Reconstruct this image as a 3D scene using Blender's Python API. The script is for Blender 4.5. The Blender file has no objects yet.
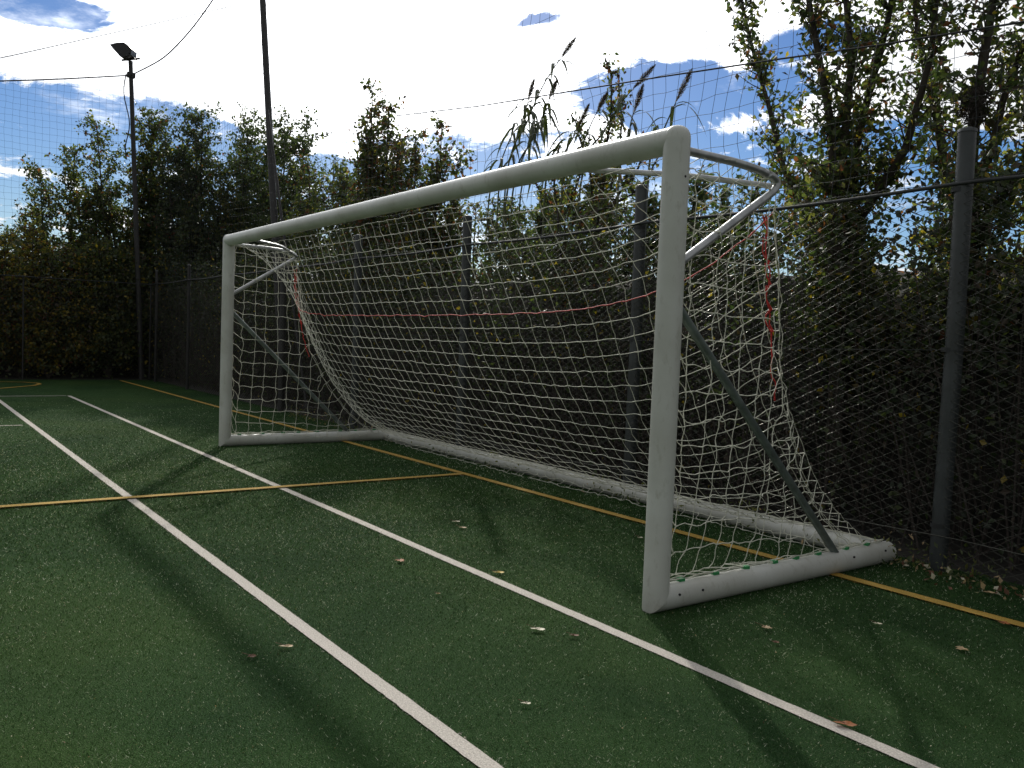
import bpy, math, random
import numpy as np
from mathutils import Vector
SEED = 7
rng = np.random.default_rng(SEED)
random.seed(SEED)
C = bpy.context.scene.collection

# ------------------------------------------------------------------ camera maths (fitted to the goal, 6 m x 2 m)
CAM = np.array([2.6169, -2.7250, 1.1580]); YAW, PITCH, ROLL, FPX = 0.941943, -0.049865, 0.037980, 860.2
def cam_axes():
    cy, sy = math.cos(YAW), math.sin(YAW); cp, sp = math.cos(PITCH), math.sin(PITCH)
    f = np.array([-sy*cp, cy*cp, sp]); r = np.array([cy, sy, 0.0]); u = np.cross(r, f)
    cr, sr = math.cos(ROLL), math.sin(ROLL)
    return cr*r+sr*u, -sr*r+cr*u, f
AR, AU, AF = cam_axes()
def at(px, py, axis, val):
    d = AF + (px-512)/FPX*AR - (py-384)/FPX*AU
    return CAM + d*(val-CAM[axis])/d[axis]

# ------------------------------------------------------------------ object helpers
def meta(o, label=None, cat=None, group=None, kind=None):
    if label: o['label'] = label
    if cat: o['category'] = cat
    if group: o['group'] = group
    if kind: o['kind'] = kind
    return o
def empty(name, loc, label, cat, group=None):
    o = bpy.data.objects.new(name, None); C.objects.link(o)
    o.empty_display_size = .1; o.location = [float(v) for v in loc]
    return meta(o, label, cat, group)

class MB:
    """collects vertices and polygons (world coordinates)"""
    def __init__(s): s.v = []; s.n = 0; s.f = []; s.m = []; s.sm = []
    def add(s, V, F, mat=0, smooth=True):
        V = np.asarray(V, float).reshape(-1, 3); F = np.asarray(F, int)
        if len(F) == 0: return s
        s.v.append(V); s.f.append(F+s.n); s.n += len(V)
        m = np.asarray(mat); m = np.full(len(F), int(m)) if m.ndim == 0 else m
        s.m.append(m); s.sm.append(np.full(len(F), smooth)); return s
    def segs(s, A, B, ra, rb=None, n=4, mat=0, caps=False):
        A = np.asarray(A, float).reshape(-1, 3); B = np.asarray(B, float).reshape(-1, 3); N = len(A)
        if N == 0: return s
        ra = np.broadcast_to(np.asarray(ra, float), (N,)); rb = ra if rb is None else np.broadcast_to(np.asarray(rb, float), (N,))
        d = B-A; L = np.linalg.norm(d, axis=1, keepdims=True); L[L == 0] = 1; d = d/L
        ref = np.where(np.abs(d[:, 2:3]) < .9, np.array([[0, 0, 1.]]), np.array([[1., 0, 0]]))
        u = np.cross(d, ref); u /= np.linalg.norm(u, axis=1, keepdims=True); w = np.cross(d, u)
        V = np.empty((N, 2*n, 3))
        for k in range(n):
            a = 2*math.pi*k/n; o = u*math.cos(a)+w*math.sin(a)
            V[:, k] = A+o*ra[:, None]; V[:, n+k] = B+o*rb[:, None]
        base = (np.arange(N)*2*n)[:, None, None]
        F = np.array([[k, (k+1) % n, n+(k+1) % n, n+k] for k in range(n)])[None]+base
        m = np.repeat(mat, n) if np.ndim(mat) else mat
        s.add(V.reshape(-1, 3), F.reshape(-1, 4), m)
        if caps:
            for i in range(N):
                o = i*2*n
                s.poly(V[i, :n][::-1]); s.poly(V[i, n:])
        return s
    def poly(s, V, mat=0):
        return s.add(V, [list(range(len(V)))], mat, False)
    def tube(s, P, r, n=12, mat=0, cap=True, ends=None):
        """swept round bar through the points; ends = plane normals for mitred ends"""
        P = np.asarray(P, float); N = len(P); r = np.broadcast_to(np.asarray(r, float), (N,))
        T = np.gradient(P, axis=0); T /= np.linalg.norm(T, axis=1, keepdims=True)
        ref = np.array([0, 0, 1.]) if abs(T[0, 2]) < .9 else np.array([1., 0, 0])
        u = np.cross(T[0], ref); u /= np.linalg.norm(u); rings = []
        for i in range(N):
            u = u-T[i]*(u@T[i]); u /= np.linalg.norm(u); w = np.cross(T[i], u)
            a = np.arange(n)*2*math.pi/n
            R = P[i]+r[i]*(np.cos(a)[:, None]*u+np.sin(a)[:, None]*w)
            if ends and ((i == 0 and ends[0] is not None) or (i == N-1 and ends[1] is not None)):
                nn = np.asarray(ends[0] if i == 0 else ends[1], float)
                R = R-T[i]*(((R-P[i])@nn)/(T[i]@nn))[:, None]
            rings.append(R)
        V = np.concatenate(rings)
        F = [[i*n+k, i*n+(k+1) % n, (i+1)*n+(k+1) % n, (i+1)*n+k] for i in range(N-1) for k in range(n)]
        s.add(V, F, mat)
        if cap: s.poly(rings[0][::-1], mat); s.poly(rings[-1], mat)
        return s
    def box(s, c, d, mat=0, rz=0, tilt=None):
        c = np.asarray(c, float); h = np.asarray(d, float)/2
        V = np.array([[x, y, z] for x in (-1, 1) for y in (-1, 1) for z in (-1, 1)])*h
        if tilt is not None: V = V@np.asarray(tilt).T
        cz, sz = math.cos(rz), math.sin(rz); V = V@np.array([[cz, sz, 0], [-sz, cz, 0], [0, 0, 1]])
        s.add(V+c, [[0, 1, 3, 2], [4, 6, 7, 5], [0, 4, 5, 1], [2, 3, 7, 6], [0, 2, 6, 4], [1, 5, 7, 3]], mat, False); return s
    def build(s, name, mats, parent=None, label=None, cat=None, group=None, kind=None):
        org = np.array(parent_world(parent)) if parent else np.zeros(3)
        V = np.concatenate(s.v)
        if not parent:      # origin at the thing's base
            org = np.array([(V[:, 0].min()+V[:, 0].max())/2, (V[:, 1].min()+V[:, 1].max())/2, V[:, 2].min()])
        V = V-org
        me = bpy.data.meshes.new(name)
        lens = np.concatenate([np.full(len(f), f.shape[1]) for f in s.f])
        loops = np.concatenate([f.ravel() for f in s.f])
        me.vertices.add(len(V)); me.vertices.foreach_set('co', V.astype(np.float32).ravel())
        me.loops.add(len(loops)); me.loops.foreach_set('vertex_index', loops.astype(np.int32))
        st = np.concatenate([[0], np.cumsum(lens)[:-1]])
        me.polygons.add(len(lens)); me.polygons.foreach_set('loop_start', st.astype(np.int32))
        me.polygons.foreach_set('material_index', np.concatenate(s.m).astype(np.int32))
        me.polygons.foreach_set('use_smooth', np.concatenate(s.sm))
        for m in (mats if isinstance(mats, (list, tuple)) else [mats]): me.materials.append(m)
        me.update(calc_edges=True); me.validate()
        o = bpy.data.objects.new(name, me); C.objects.link(o)
        if parent: o.parent = parent
        else: o.location = org
        return meta(o, label, cat, group, kind)
def parent_world(p):
    v = np.zeros(3)
    while p is not None: v += np.array(p.location); p = p.parent
    return v

# ------------------------------------------------------------------ materials
def mat(name, col, rough=.6, var=0., scale=8, metal=0., trans=0., col2=None, bump=0., bscale=40, spec=.5, coord='Object', bdist=.01):
    m = bpy.data.materials.new(name); m.use_nodes = True; nt = m.node_tree; N = nt.nodes; L = nt.links
    b = N['Principled BSDF']; b.inputs['Roughness'].default_value = rough; b.inputs['Metallic'].default_value = metal
    b.inputs['Specular IOR Level'].default_value = spec
    out = N['Material Output']; tc = N.new('ShaderNodeTexCoord')
    c1 = (*col, 1)
    if var or col2:
        nz = N.new('ShaderNodeTexNoise'); nz.inputs['Scale'].default_value = scale; nz.inputs['Detail'].default_value = 6
        L.new(tc.outputs[coord], nz.inputs['Vector'])
        rp = N.new('ShaderNodeValToRGB'); rp.color_ramp.elements[0].position = .35; rp.color_ramp.elements[1].position = .68
        c2 = (*(col2 or [min(1, c*(1+var)) for c in col]), 1)
        if not col2: c1 = (*[c*(1-var) for c in col], 1)
        rp.color_ramp.elements[0].color = c1; rp.color_ramp.elements[1].color = c2
        L.new(nz.outputs['Fac'], rp.inputs['Fac']); L.new(rp.outputs['Color'], b.inputs['Base Color'])
        src = rp.outputs['Color']
    else:
        b.inputs['Base Color'].default_value = c1; src = None
    if bump:
        n2 = N.new('ShaderNodeTexNoise'); n2.inputs['Scale'].default_value = bscale; n2.inputs['Detail'].default_value = 4
        L.new(tc.outputs[coord], n2.inputs['Vector'])
        bp = N.new('ShaderNodeBump'); bp.inputs['Strength'].default_value = bump; bp.inputs['Distance'].default_value = bdist
        L.new(n2.outputs['Fac'], bp.inputs['Height']); L.new(bp.outputs['Normal'], b.inputs['Normal'])
    if trans:
        t = N.new('ShaderNodeBsdfTranslucent'); mx = N.new('ShaderNodeMixShader'); mx.inputs[0].default_value = trans
        t.inputs['Color'].default_value = (min(1, col[0]*2.2), min(1, col[1]*2.4), col[2]*1.2, 1)
        L.new(b.outputs[0], mx.inputs[1]); L.new(t.outputs[0], mx.inputs[2]); L.new(mx.outputs[0], out.inputs['Surface'])
    return m

M = {}
M['white_paint'] = mat('weathered white powder coat', (.64, .65, .61), .4, col2=(.50, .50, .45), scale=3, bump=.05, bscale=60)
def dirty(m):
    nt = m.node_tree; N = nt.nodes; L = nt.links; b = N['Principled BSDF']; src = b.inputs['Base Color'].links[0].from_socket
    tc = N['Texture Coordinate']; mp = N.new('ShaderNodeMapping'); mp.inputs['Scale'].default_value = (9, 9, 3.5); L.new(tc.outputs['Object'], mp.inputs['Vector'])
    n = N.new('ShaderNodeTexNoise'); n.inputs['Scale'].default_value = 3; n.inputs['Detail'].default_value = 9; n.inputs['Roughness'].default_value = .7; L.new(mp.outputs[0], n.inputs['Vector'])
    rp = N.new('ShaderNodeValToRGB'); e = rp.color_ramp.elements; e[0].position = .55; e[0].color = (0, 0, 0, 1); e[1].position = .78; e[1].color = (.75, .75, .75, 1); L.new(n.outputs['Fac'], rp.inputs['Fac'])
    # splashed soil on the lowest hand's breadth
    sp = N.new('ShaderNodeSeparateXYZ'); L.new(tc.outputs['Object'], sp.inputs[0]); mr = N.new('ShaderNodeMapRange'); L.new(sp.outputs[2], mr.inputs['Value'])
    mr.inputs['From Min'].default_value = .0; mr.inputs['From Max'].default_value = .14; mr.inputs['To Min'].default_value = .45; mr.inputs['To Max'].default_value = 0
    ml = N.new('ShaderNodeMath'); ml.operation = 'MULTIPLY'; L.new(mr.outputs[0], ml.inputs[0]); L.new(n.outputs['Fac'], ml.inputs[1])
    ad = N.new('ShaderNodeMath'); ad.operation = 'ADD'; ad.use_clamp = True; L.new(ml.outputs[0], ad.inputs[0]); L.new(rp.outputs['Color'], ad.inputs[1])
    mx = N.new('ShaderNodeMix'); mx.data_type = 'RGBA'; L.new(ad.outputs[0], mx.inputs[0]); L.new(src, mx.inputs[6]); mx.inputs[7].default_value = (.34, .33, .26, 1); L.new(mx.outputs[2], b.inputs['Base Color'])
dirty(M['white_paint'])
M['galv'] = mat('galvanised tube', (.42, .43, .43), .35, var=.2, scale=20, metal=.6)
M['strut'] = mat('grey green strut', (.16, .19, .18), .45, var=.25, scale=15, metal=.4)
M['rope'] = mat('net cord', (.62, .62, .52), .8, var=.15, scale=30)
M['red_cord'] = mat('red cord', (.50, .03, .025), .7, var=.2, scale=30)
M['clip'] = mat('green net clip', (.03, .26, .08), .5, var=.2, scale=30)
M['dark_hole'] = mat('dark bolt recess', (.012, .012, .014), .6)
M['fence_post'] = mat('dark grey fence post', (.050, .057, .060), .4, col2=(.028, .032, .033), scale=6, bump=.2, bscale=80)
M['wire'] = mat('chain link wire', (.12, .12, .105), .24, metal=.9, var=.3, scale=3)
M['dark_wire'] = mat('dark tension cable', (.02, .022, .024), .6)
M['ballnet'] = mat('dark ball net twine', (.03, .035, .04), .7)
M['pole'] = mat('dark steel pole', (.028, .026, .026), .5, var=.2, scale=4)
M['black'] = mat('black lamp casing', (.012, .012, .014), .4)
M['lens'] = mat('dusty lamp glass', (.10, .11, .12), .1)
M['bark'] = mat('brown bark', (.055, .045, .036), .9, var=.35, scale=14, bump=.6, bscale=30)
M['bark_dark'] = mat('dark bark', (.035, .03, .026), .9, var=.35, scale=14, bump=.6, bscale=30)
M['leaf_dark'] = mat('dark green leaf', (.040, .062, .024), .5, trans=.32)
M['leaf_mid'] = mat('mid green leaf', (.070, .088, .034), .5, trans=.4)
M['leaf_light'] = mat('olive green leaf', (.12, .12, .042), .5, trans=.48)
M['leaf_yellow'] = mat('yellow autumn leaf', (.26, .19, .03), .5, trans=.4)
M['leaf_red'] = mat('rust autumn leaf', (.16, .06, .03), .55, trans=.35)
M['leaf_brown'] = mat('withered brown leaf', (.06, .045, .032), .7, trans=.15)
M['thorn'] = mat('bramble leaf', (.024, .032, .018), .6, trans=.15)
M['twig'] = mat('dry twig', (.05, .04, .034), .9)
M['soil'] = mat('dark soil', (.018, .016, .012), .95, var=.4, scale=3, bump=.8, bscale=12, bdist=.05)
M['cane'] = mat('green cane', (.10, .12, .05), .5, var=.2, scale=10)
M['cane_leaf'] = mat('cane leaf', (.05, .062, .030), .55, trans=.15)
M['plume'] = mat('purple brown plume', (.16, .12, .10), .9, trans=.3)
M['turf_white'] = mat('white turf fibre', (.50, .46, .41), .7, trans=.1)
M['turf_yellow'] = mat('yellow turf fibre', (.42, .27, .05), .7, trans=.1)
M['blade_a'] = mat('green turf fibre', (.050, .112, .034), .9, spec=.05, trans=.12)
M['blade_b'] = mat('dark turf fibre', (.015, .036, .012), .9, spec=.05, trans=.1)
M['blade_c'] = mat('pale glint turf fibre', (.52, .56, .42), .8, spec=.1, trans=.1)  # glints on the blades put into a pale fibre colour
M['blade_d'] = mat('olive turf fibre', (.105, .125, .060), .9, spec=.05, trans=.1)
M['litter_tan'] = mat('tan dry leaf', (.42, .30, .17), .7, var=.2, scale=60, trans=.1)
M['litter_orange'] = mat('orange dry leaf', (.30, .10, .025), .7, var=.25, scale=60, trans=.1)
M['litter_brown'] = mat('brown dry leaf', (.14, .065, .035), .75, var=.25, scale=60, trans=.1)
M['litter_pale'] = mat('pale dry leaf', (.60, .55, .42), .7, var=.15, scale=60, trans=.1)
M['litter_yellow'] = mat('yellow dry leaf', (.52, .36, .06), .7, var=.2, scale=60, trans=.1)

def turf_mat():
    m = bpy.data.materials.new('artificial turf'); m.use_nodes = True; nt = m.node_tree; N = nt.nodes; L = nt.links
    b = N['Principled BSDF']; b.inputs['Roughness'].default_value = .95; b.inputs['Specular IOR Level'].default_value = .04
    tc = N.new('ShaderNodeTexCoord')
    def noise(sc, det, dist=0):
        n = N.new('ShaderNodeTexNoise'); n.inputs['Scale'].default_value = sc; n.inputs['Detail'].default_value = det
        n.inputs['Distortion'].default_value = dist; L.new(tc.outputs['Object'], n.inputs['Vector']); return n.outputs['Fac']
    def ramp(f, p0, c0, p1, c1):
        r = N.new('ShaderNodeValToRGB'); e = r.color_ramp.elements
        e[0].position = p0; e[0].color = (*c0, 1); e[1].position = p1; e[1].color = (*c1, 1); L.new(f, r.inputs['Fac']); return r.outputs['Color']
    def mix(f, a, c2, mode='MIX'):
        x = N.new('ShaderNodeMix'); x.data_type = 'RGBA'; x.blend_type = mode
        if isinstance(f, float): x.inputs[0].default_value = f
        else: L.new(f, x.inputs[0])
        L.new(a, x.inputs[6])
        if isinstance(c2, tuple): x.inputs[7].default_value = (*c2, 1)
        else: L.new(c2, x.inputs[7])
        return x.outputs[2]
    fine = ramp(noise(260, 3), .35, (.012, .032, .011), .7, (.042, .094, .032))
    big = ramp(noise(1.1, 5, .6), .35, (.72, .78, .75), .65, (1.18, 1.12, 1.0))
    c = mix(1.0, fine, big, 'MULTIPLY')
    worn = ramp(noise(.55, 6, .8), .5, (0, 0, 0), .72, (.55, .55, .55))
    c = mix(worn, c, (.038, .070, .016))
    glint = ramp(noise(330, 2), .64, (0, 0, 0), .72, (1, 1, 1))  # blade glints painted into the base colour as pale specks
    c = mix(glint, c, (.30, .34, .22))
    L.new(c, b.inputs['Base Color'])
    bp = N.new('ShaderNodeBump'); bp.inputs['Strength'].default_value = .9; bp.inputs['Distance'].default_value = .012
    L.new(noise(180, 5), bp.inputs['Height']); L.new(bp.outputs['Normal'], b.inputs['Normal'])
    return m
M['turf'] = turf_mat()
def line_mat(name, ca, cb):
    m = mat(name, ca, .85, col2=cb, scale=160, bump=.7, bscale=260, bdist=.006, spec=.2)
    return m
M['line_white'] = line_mat('white turf line', (.38, .35, .31), (.62, .58, .52))
M['line_yellow'] = line_mat('yellow turf line', (.26, .16, .03), (.50, .33, .07))

# ------------------------------------------------------------------ ground and markings
g = MB(); g.poly([(-300, -300, 0), (300, -300, 0), (300, 300, 0), (-300, 300, 0)])
# turf pitch as its own sheet on the soil
g.build('ground', M['soil'], kind='structure')
g = MB(); g.poly([(-17.3, -60, .004), (40, -60, .004), (40, 2.0, .004), (-17.3, 2.0, .004)])
g.build('turf_pitch', M['turf'], kind='structure')
Z1, Z2 = .008, .012
def strip(m, P, w, z, mt=0):
    """ribbon with a slightly uneven edge"""
    P = np.asarray(P, float); T = np.gradient(P, axis=0); T /= np.linalg.norm(T, axis=1, keepdims=True)
    nrm = np.stack([-T[:, 1], T[:, 0]], 1)
    j1 = 1+rng.normal(0, .03, len(P)); j2 = 1+rng.normal(0, .03, len(P))
    a = P+nrm*w/2*j1[:, None]; b = P-nrm*w/2*j2[:, None]; n = len(P)
    V = np.concatenate([np.c_[a, np.full(n, z)], np.c_[b, np.full(n, z)]])
    m.add(V, [[i, i+n, i+n+1, i+1] for i in range(n-1)], mt, False)
def line(p, q, step=.03):
    n = max(2, int(np.hypot(q[0]-p[0], q[1]-p[1])/step)); t = np.linspace(0, 1, n)[:, None]
    return np.array(p)*(1-t)+np.array(q)*t
WHITE = [((-17.2, -1.405), (9, -1.405), .062), ((-12.75, -.36), (9, -.36), .062), ((-12.75, -.40), (-12.75, -9), .05), ((-8.37, -1.5), (-8.37, -9), .05)]
YELL = [((-16.95, 1.27), (9, 1.27), .075), ((-3.5, 1.24), (-3.5, -9), .075)]
names = ['touch line', 'inner line']
for p, q, w in WHITE:
    g = MB(); strip(g, line(p, q), w-.006, Z1); g.build('white_line', M['line_white'], kind='structure')
for k, (p, q, w) in enumerate(YELL):
    g = MB(); strip(g, line(p, q), w-.006, Z2+.004*k); g.build('yellow_line', M['line_yellow'], kind='structure')
arc = [(-16.45, -6), (-16.45, -1.6), (-16.43, -1.0), (-16.30, -.6), (-16.0, -.40), (-15.7, -.40), (-15.3, -.55), (-14.9, -.85), (-14.4, -1.25), (-13.9, -1.9), (-13.5, -2.8)]
g = MB(); A = np.array(arc, float); t = np.linspace(0, len(A)-1, 160); strip(g, np.c_[np.interp(t, range(len(A)), A[:, 0]), np.interp(t, range(len(A)), A[:, 1])], .07, Z2)
g.build('yellow_line', M['line_yellow'], kind='structure')

# turf fibres standing up near the camera, coloured by the line they stand in
def fibres():
    # sample on the ground with density falling with distance
    n = 1000000
    r = 1.3*(15.0/1.3)**rng.random(n)
    # visible wedge
    base = math.atan2(AF[1], AF[0]); a = base+rng.uniform(-.68, .68, n)
    x = CAM[0]+r*np.cos(a); y = CAM[1]+r*np.sin(a)
    keep = (y < 1.98) & (rng.random(n) < np.clip(r/6.0, .2, 1.0)*np.clip((15.5-r)/7, 0, 1))
    x, y, r = x[keep], y[keep], r[keep]
    n = len(x)
    big = rng.random(n); h = rng.uniform(.004, .011, n)*np.clip(r/4, .8, 1.5); w = rng.uniform(.0006, .0011, n)*np.clip(r/3, .9, 2.6)
    az = rng.uniform(0, 2*math.pi, n); lean = rng.normal(0, .9, (n, 2))*h[:, None]
    V = np.empty((n, 3, 3)); z = np.full(n, .004)
    V[:, 0] = np.c_[x-np.cos(az)*w, y-np.sin(az)*w, z]; V[:, 1] = np.c_[x+np.cos(az)*w, y+np.sin(az)*w, z]
    V[:, 2] = np.c_[x+lean[:, 0], y+lean[:, 1], z+h]
    pv = .5+.22*np.sin(x*1.9+y*.7+1.3*np.sin(y*1.4))+.2*np.sin(y*2.6-x*.9+1.1*np.sin(x*2.3))+.12*np.sin(x*6.1+2*np.sin(y*4.2))+rng.normal(0, .12, n)  # patch value: uneven pile colour, plus sunlit patches painted as paler fibres
    q_ = rng.random(n); m = np.where(q_ < .38+.25*(pv-.5), 0, 1); m = np.where(q_ > .88-.16*np.clip(pv-.35, 0, 1), 3, m); m = np.where(q_ > .93-.16*np.clip(pv-.45, 0, 1), 2, m)
    def inside(p, q, w):
        if p[1] == q[1]: return (np.abs(y-p[1]) < w/2+rng.normal(0, .0045, n)) & (x > min(p[0], q[0])) & (x < max(p[0], q[0]))
        return (np.abs(x-p[0]) < w/2+rng.normal(0, .0045, n)) & (y > min(p[1], q[1])) & (y < max(p[1], q[1]))
    for L_ in YELL: m[inside(*L_)] = 5
    for L_ in WHITE: m[inside(*L_)] = 4
    wide = m == 2; V[wide, 0] = V[wide, 0]*1.15-V[wide, 1]*.15; V[wide, 2] = V[wide, 2]*.8+(V[wide, 0]+V[wide, 1])*.1
    lines = m >= 4
    V[lines, 2, 2] *= .8
    mb = MB(); mb.add(V.reshape(-1, 3), np.arange(3*n).reshape(-1, 3), m, False)
    mb.build('turf_fibres', [M['blade_a'], M['blade_b'], M['blade_c'], M['blade_d'], M['turf_white'], M['turf_yellow']],
             label='short green plastic turf fibres covering the pitch', cat='turf', kind='stuff')
fibres()
# rubber crumb, tiny leaf scraps
def crumbs():
    n = 2600; x = rng.uniform(-9, 3.2, n); y = rng.uniform(-3.2, 1.9, n)
    s = rng.uniform(.0012, .0036, n); a = rng.uniform(0, 6.28, n); e = rng.uniform(.25, .9, n)
    c, si = np.cos(a), np.sin(a); V = np.empty((n, 4, 3)); z = .016
    for k, (u, v) in enumerate(((-1, 0), (0, -1), (1, 0), (0, 1))):
        uu = u*s; vv = v*s*e; V[:, k] = np.c_[x+c*uu-si*vv, y+si*uu+c*vv, z+rng.uniform(-.002, .004, n)]
    mb = MB(); mb.add(V.reshape(-1, 3), np.arange(4*n).reshape(-1, 4), rng.choice([0, 1, 2], n, p=[.6, .25, .15]), False)
    mb.build('leaf_litter', [M['litter_pale'], M['litter_tan'], M['litter_brown']], label='tiny pale leaf scraps scattered over the turf', cat='litter', kind='stuff')
crumbs()

def fallen_leaf(px, py, size, mt, label, kind=0, ang=0):
    size *= 1.05; p = at(px, py, 2, .012); n = 18; a = np.linspace(0, 2*math.pi, n, endpoint=False)
    rr = np.array([1, .55, .8, .5, .75, .42, .9, .45, .5, .35, .5, .45, .9, .42, .75, .5, .8, .55]) if kind == 0 else 1/(np.sqrt(np.cos(a)**2+(np.sin(a)*2.4)**2))
    R = rr*size/2*rng.uniform(.88, 1.1, n)
    x = R*np.cos(a); y = R*np.sin(a); z = .002+.08*size*np.abs(np.sin(a*1+.5))*rng.uniform(.5, 1.3, n)+.02*size
    ca, sa = math.cos(ang), math.sin(ang)
    V = np.c_[p[0]+x*ca-y*sa, p[1]+x*sa+y*ca, p[2]+z]
    V = np.vstack([V, [[p[0], p[1], p[2]+.02*size]]])
    mb = MB(); mb.add(V, [[i, (i+1) % n, n] for i in range(n)], 0, True)
    st = MB(); d = np.array([-ca, -sa, 0.])
    e = empty('fallen_leaf', p, label, 'leaf', 'fallen leaves on the turf')
    mb.build('blade', M[mt], e)
    st.segs([np.array([p[0], p[1], p[2]+.006])], [np.array([p[0], p[1], p[2]])+d*size*.75+np.array([0, 0, .006+.2*size])], .0012, .0008, 5)
    st.build('stalk', M['litter_brown'], e)
LV = [(400, 561, .065, 'litter_orange', 'curled orange leaf between the two white lines, below the yellow cross line', 0, .3),
      (538, 630, .06, 'litter_pale', 'pale cream leaf lying flat just below the inner white line', 1, 0.76),
      (574, 636, .04, 'litter_brown', 'small brown leaf with a light rim right beside the pale cream leaf', 1, 0.97),
      (526, 704, .032, 'litter_pale', 'small whitish leaf alone on dark turf towards the bottom centre of the picture', 1, 0.85),
      (286, 647, .05, 'litter_tan', 'tan leaf beside the left end of the long white line, in the soft shadow', 1, 1.01),
      (251, 657, .042, 'litter_brown', 'small curled brown leaf left of the tan leaf near the outer white line', 0, 1),
      (498, 573, .06, 'litter_yellow', 'yellow leaf lying on the inner white line', 1, 1.03),
      (765, 628, .055, 'litter_tan', 'light tan lobed leaf in front of the base bar of the goal', 0, .5),
      (776, 643, .036, 'litter_brown', 'small rusty leaf just below the light tan lobed leaf', 0, 1.5),
      (845, 725, .065, 'litter_orange', 'rust coloured leaf lying across the inner white line near the bottom right', 1, 0.64),
      (962, 650, .065, 'litter_tan', 'broad tan leaf on turf near the right edge below the yellow line', 0, 2),
      (877, 624, .04, 'litter_pale', 'thin pale leaf between the goal and the broad tan leaf', 1, 0.60),
      (1004, 624, .06, 'litter_orange', 'orange brown leaf touching the yellow line at the right edge', 0, .9),
      (640, 538, .04, 'litter_pale', 'white scrap of leaf left of the near goalpost foot', 0, .4),
      (456, 522, .055, 'litter_pale', 'pale narrow leaf, the farther one of a pair beside the post shadow', 1, 1.18),
      (462, 528, .055, 'litter_tan', 'tan narrow leaf, the nearer one of a pair beside the post shadow', 1, 0.77),
      (988, 593, .06, 'litter_tan', 'tan leaf on dark turf between the yellow line and the chain link fence', 1, 0.75),
      (905, 566, .05, 'litter_pale', 'pale leaf by the outer end of the goal base bar near the weeds', 0, .1),
      (438, 594, .022, 'litter_tan', 'tiny tan leaf below the curled orange leaf, left of the inner line', 1, 1.29)]
for a_ in LV: fallen_leaf(*a_)

# ------------------------------------------------------------------ the goal
W, H, D, R0 = 5.963, 2.042, 1.797, .058
goal = empty('football_goal', (0, 0, 0), 'large white football goal with sagging net standing on the turf', 'goal')
g_ = MB()
ZT = H; ZB = R0-.002
mz = np.array([1, 0, -1.]); # mitre plane normals
def post(x, sgn):
    m = MB(); P = [(x, 0, z) for z in np.linspace(ZB, ZT, 8)]
    m.tube(P, R0, 28, cap=False, ends=((0, -1, 1), None))
    nl, na = 8, 28; th = np.linspace(0, math.pi/2, nl); rings = [[(x+R0*abs(math.cos(t))**.8*math.cos(a), R0*abs(math.cos(t))**.8*math.sin(a), ZT+(R0+.001)*math.sin(t)**.9) for a in np.arange(na)*2*math.pi/na] for t in th]
    m.add(np.concatenate(rings), [[i*na+k, i*na+(k+1) % na, (i+1)*na+(k+1) % na, (i+1)*na+k] for i in range(nl-1) for k in range(na)])
    # rounded lips at the mitres
    return m.build('post', M['white_paint'], goal)
post(0, 1); post(-W, -1)
m = MB(); m.tube([(x, 0, ZT) for x in np.linspace(-W, 0, 30)], R0*.998, 28, cap=False); m.build('crossbar', M['white_paint'], goal)
for x in (0, -W):
    m = MB(); m.tube([(x, y, ZB) for y in np.linspace(0, D+.035 if x == 0 else D, 12)], R0, 28, cap=True, ends=((0, -1, 1), None if x == 0 else (1, 1, 0))); m.build('side_base_bar', M['white_paint'], goal)
m = MB(); m.tube([(x, D, ZB) for x in np.linspace(-W, -R0*.6, 30)], R0*.97, 28, cap=True, ends=((1, 1, 0), None)); m.build('rear_base_bar', M['white_paint'], goal)
def smooth_path(P, r=.1, n=6):
    P = [np.array(p, float) for p in P]; out = [P[0]]
    for i in range(1, len(P)-1):
        a = P[i]+(P[i-1]-P[i])/np.linalg.norm(P[i-1]-P[i])*r; b = P[i]+(P[i+1]-P[i])/np.linalg.norm(P[i+1]-P[i])*r
        for t in np.linspace(0, 1, n): out.append((1-t)**2*a+2*t*(1-t)*P[i]+t*t*b)
    out.append(P[-1])
    res = [out[0]]
    for p in out[1:]:
        if np.linalg.norm(p-res[-1]) > 1e-4: res.append(p)
    return np.array(res)
for x, s in ((0, -1), (-W, 1)):
    m = MB(); m.tube(smooth_path([(x, R0*.8, 2.005), (x, .46, 2.005), (x, .755, 1.968), (x, R0*.8, 1.52)], .15, 12), .019, 12)
    m.build('net_support', M['galv'], goal)
    m = MB(); m.tube(smooth_path([(x+s*.62, R0*.7, 2.005), (x+s*.36, .40, 2.0), (x+s*.03, .69, 1.943)], .12, 8), .014, 10)
    m.build('corner_support', M['galv'], goal)
    m = MB(); a = np.array([x, R0*.7, 1.345]); b = np.array([x, 1.335, ZB+R0-.012]); m.tube([a, (a+b)/2, b], .021, 10); m.build('brace', M['strut'], goal)
for x in (0, -W):
    for y in np.arange(.16, 1.75, .21):
        m = MB(); m.box((x, y+rng.uniform(-.03, .03), ZB+R0+.003), (.022, .034, .018), rz=rng.uniform(-.3, .3)); m.build('net_clip', M['clip'], goal)
for p, d in (((R0+.0005, .09, .075), 0), ((R0+.0005, .24, .075), 0), ((R0+.0005, 1.42, .085), 0), ((R0+.0005, 1.72, .085), 0), ((R0-.001, .0, 1.88), 0)):
    m = MB(); m.tube([np.array(p)-(.004, 0, 0), np.array(p)+(.0022, 0, 0)], .0055, 10); m.build('bolt', M['dark_hole'], goal)

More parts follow.
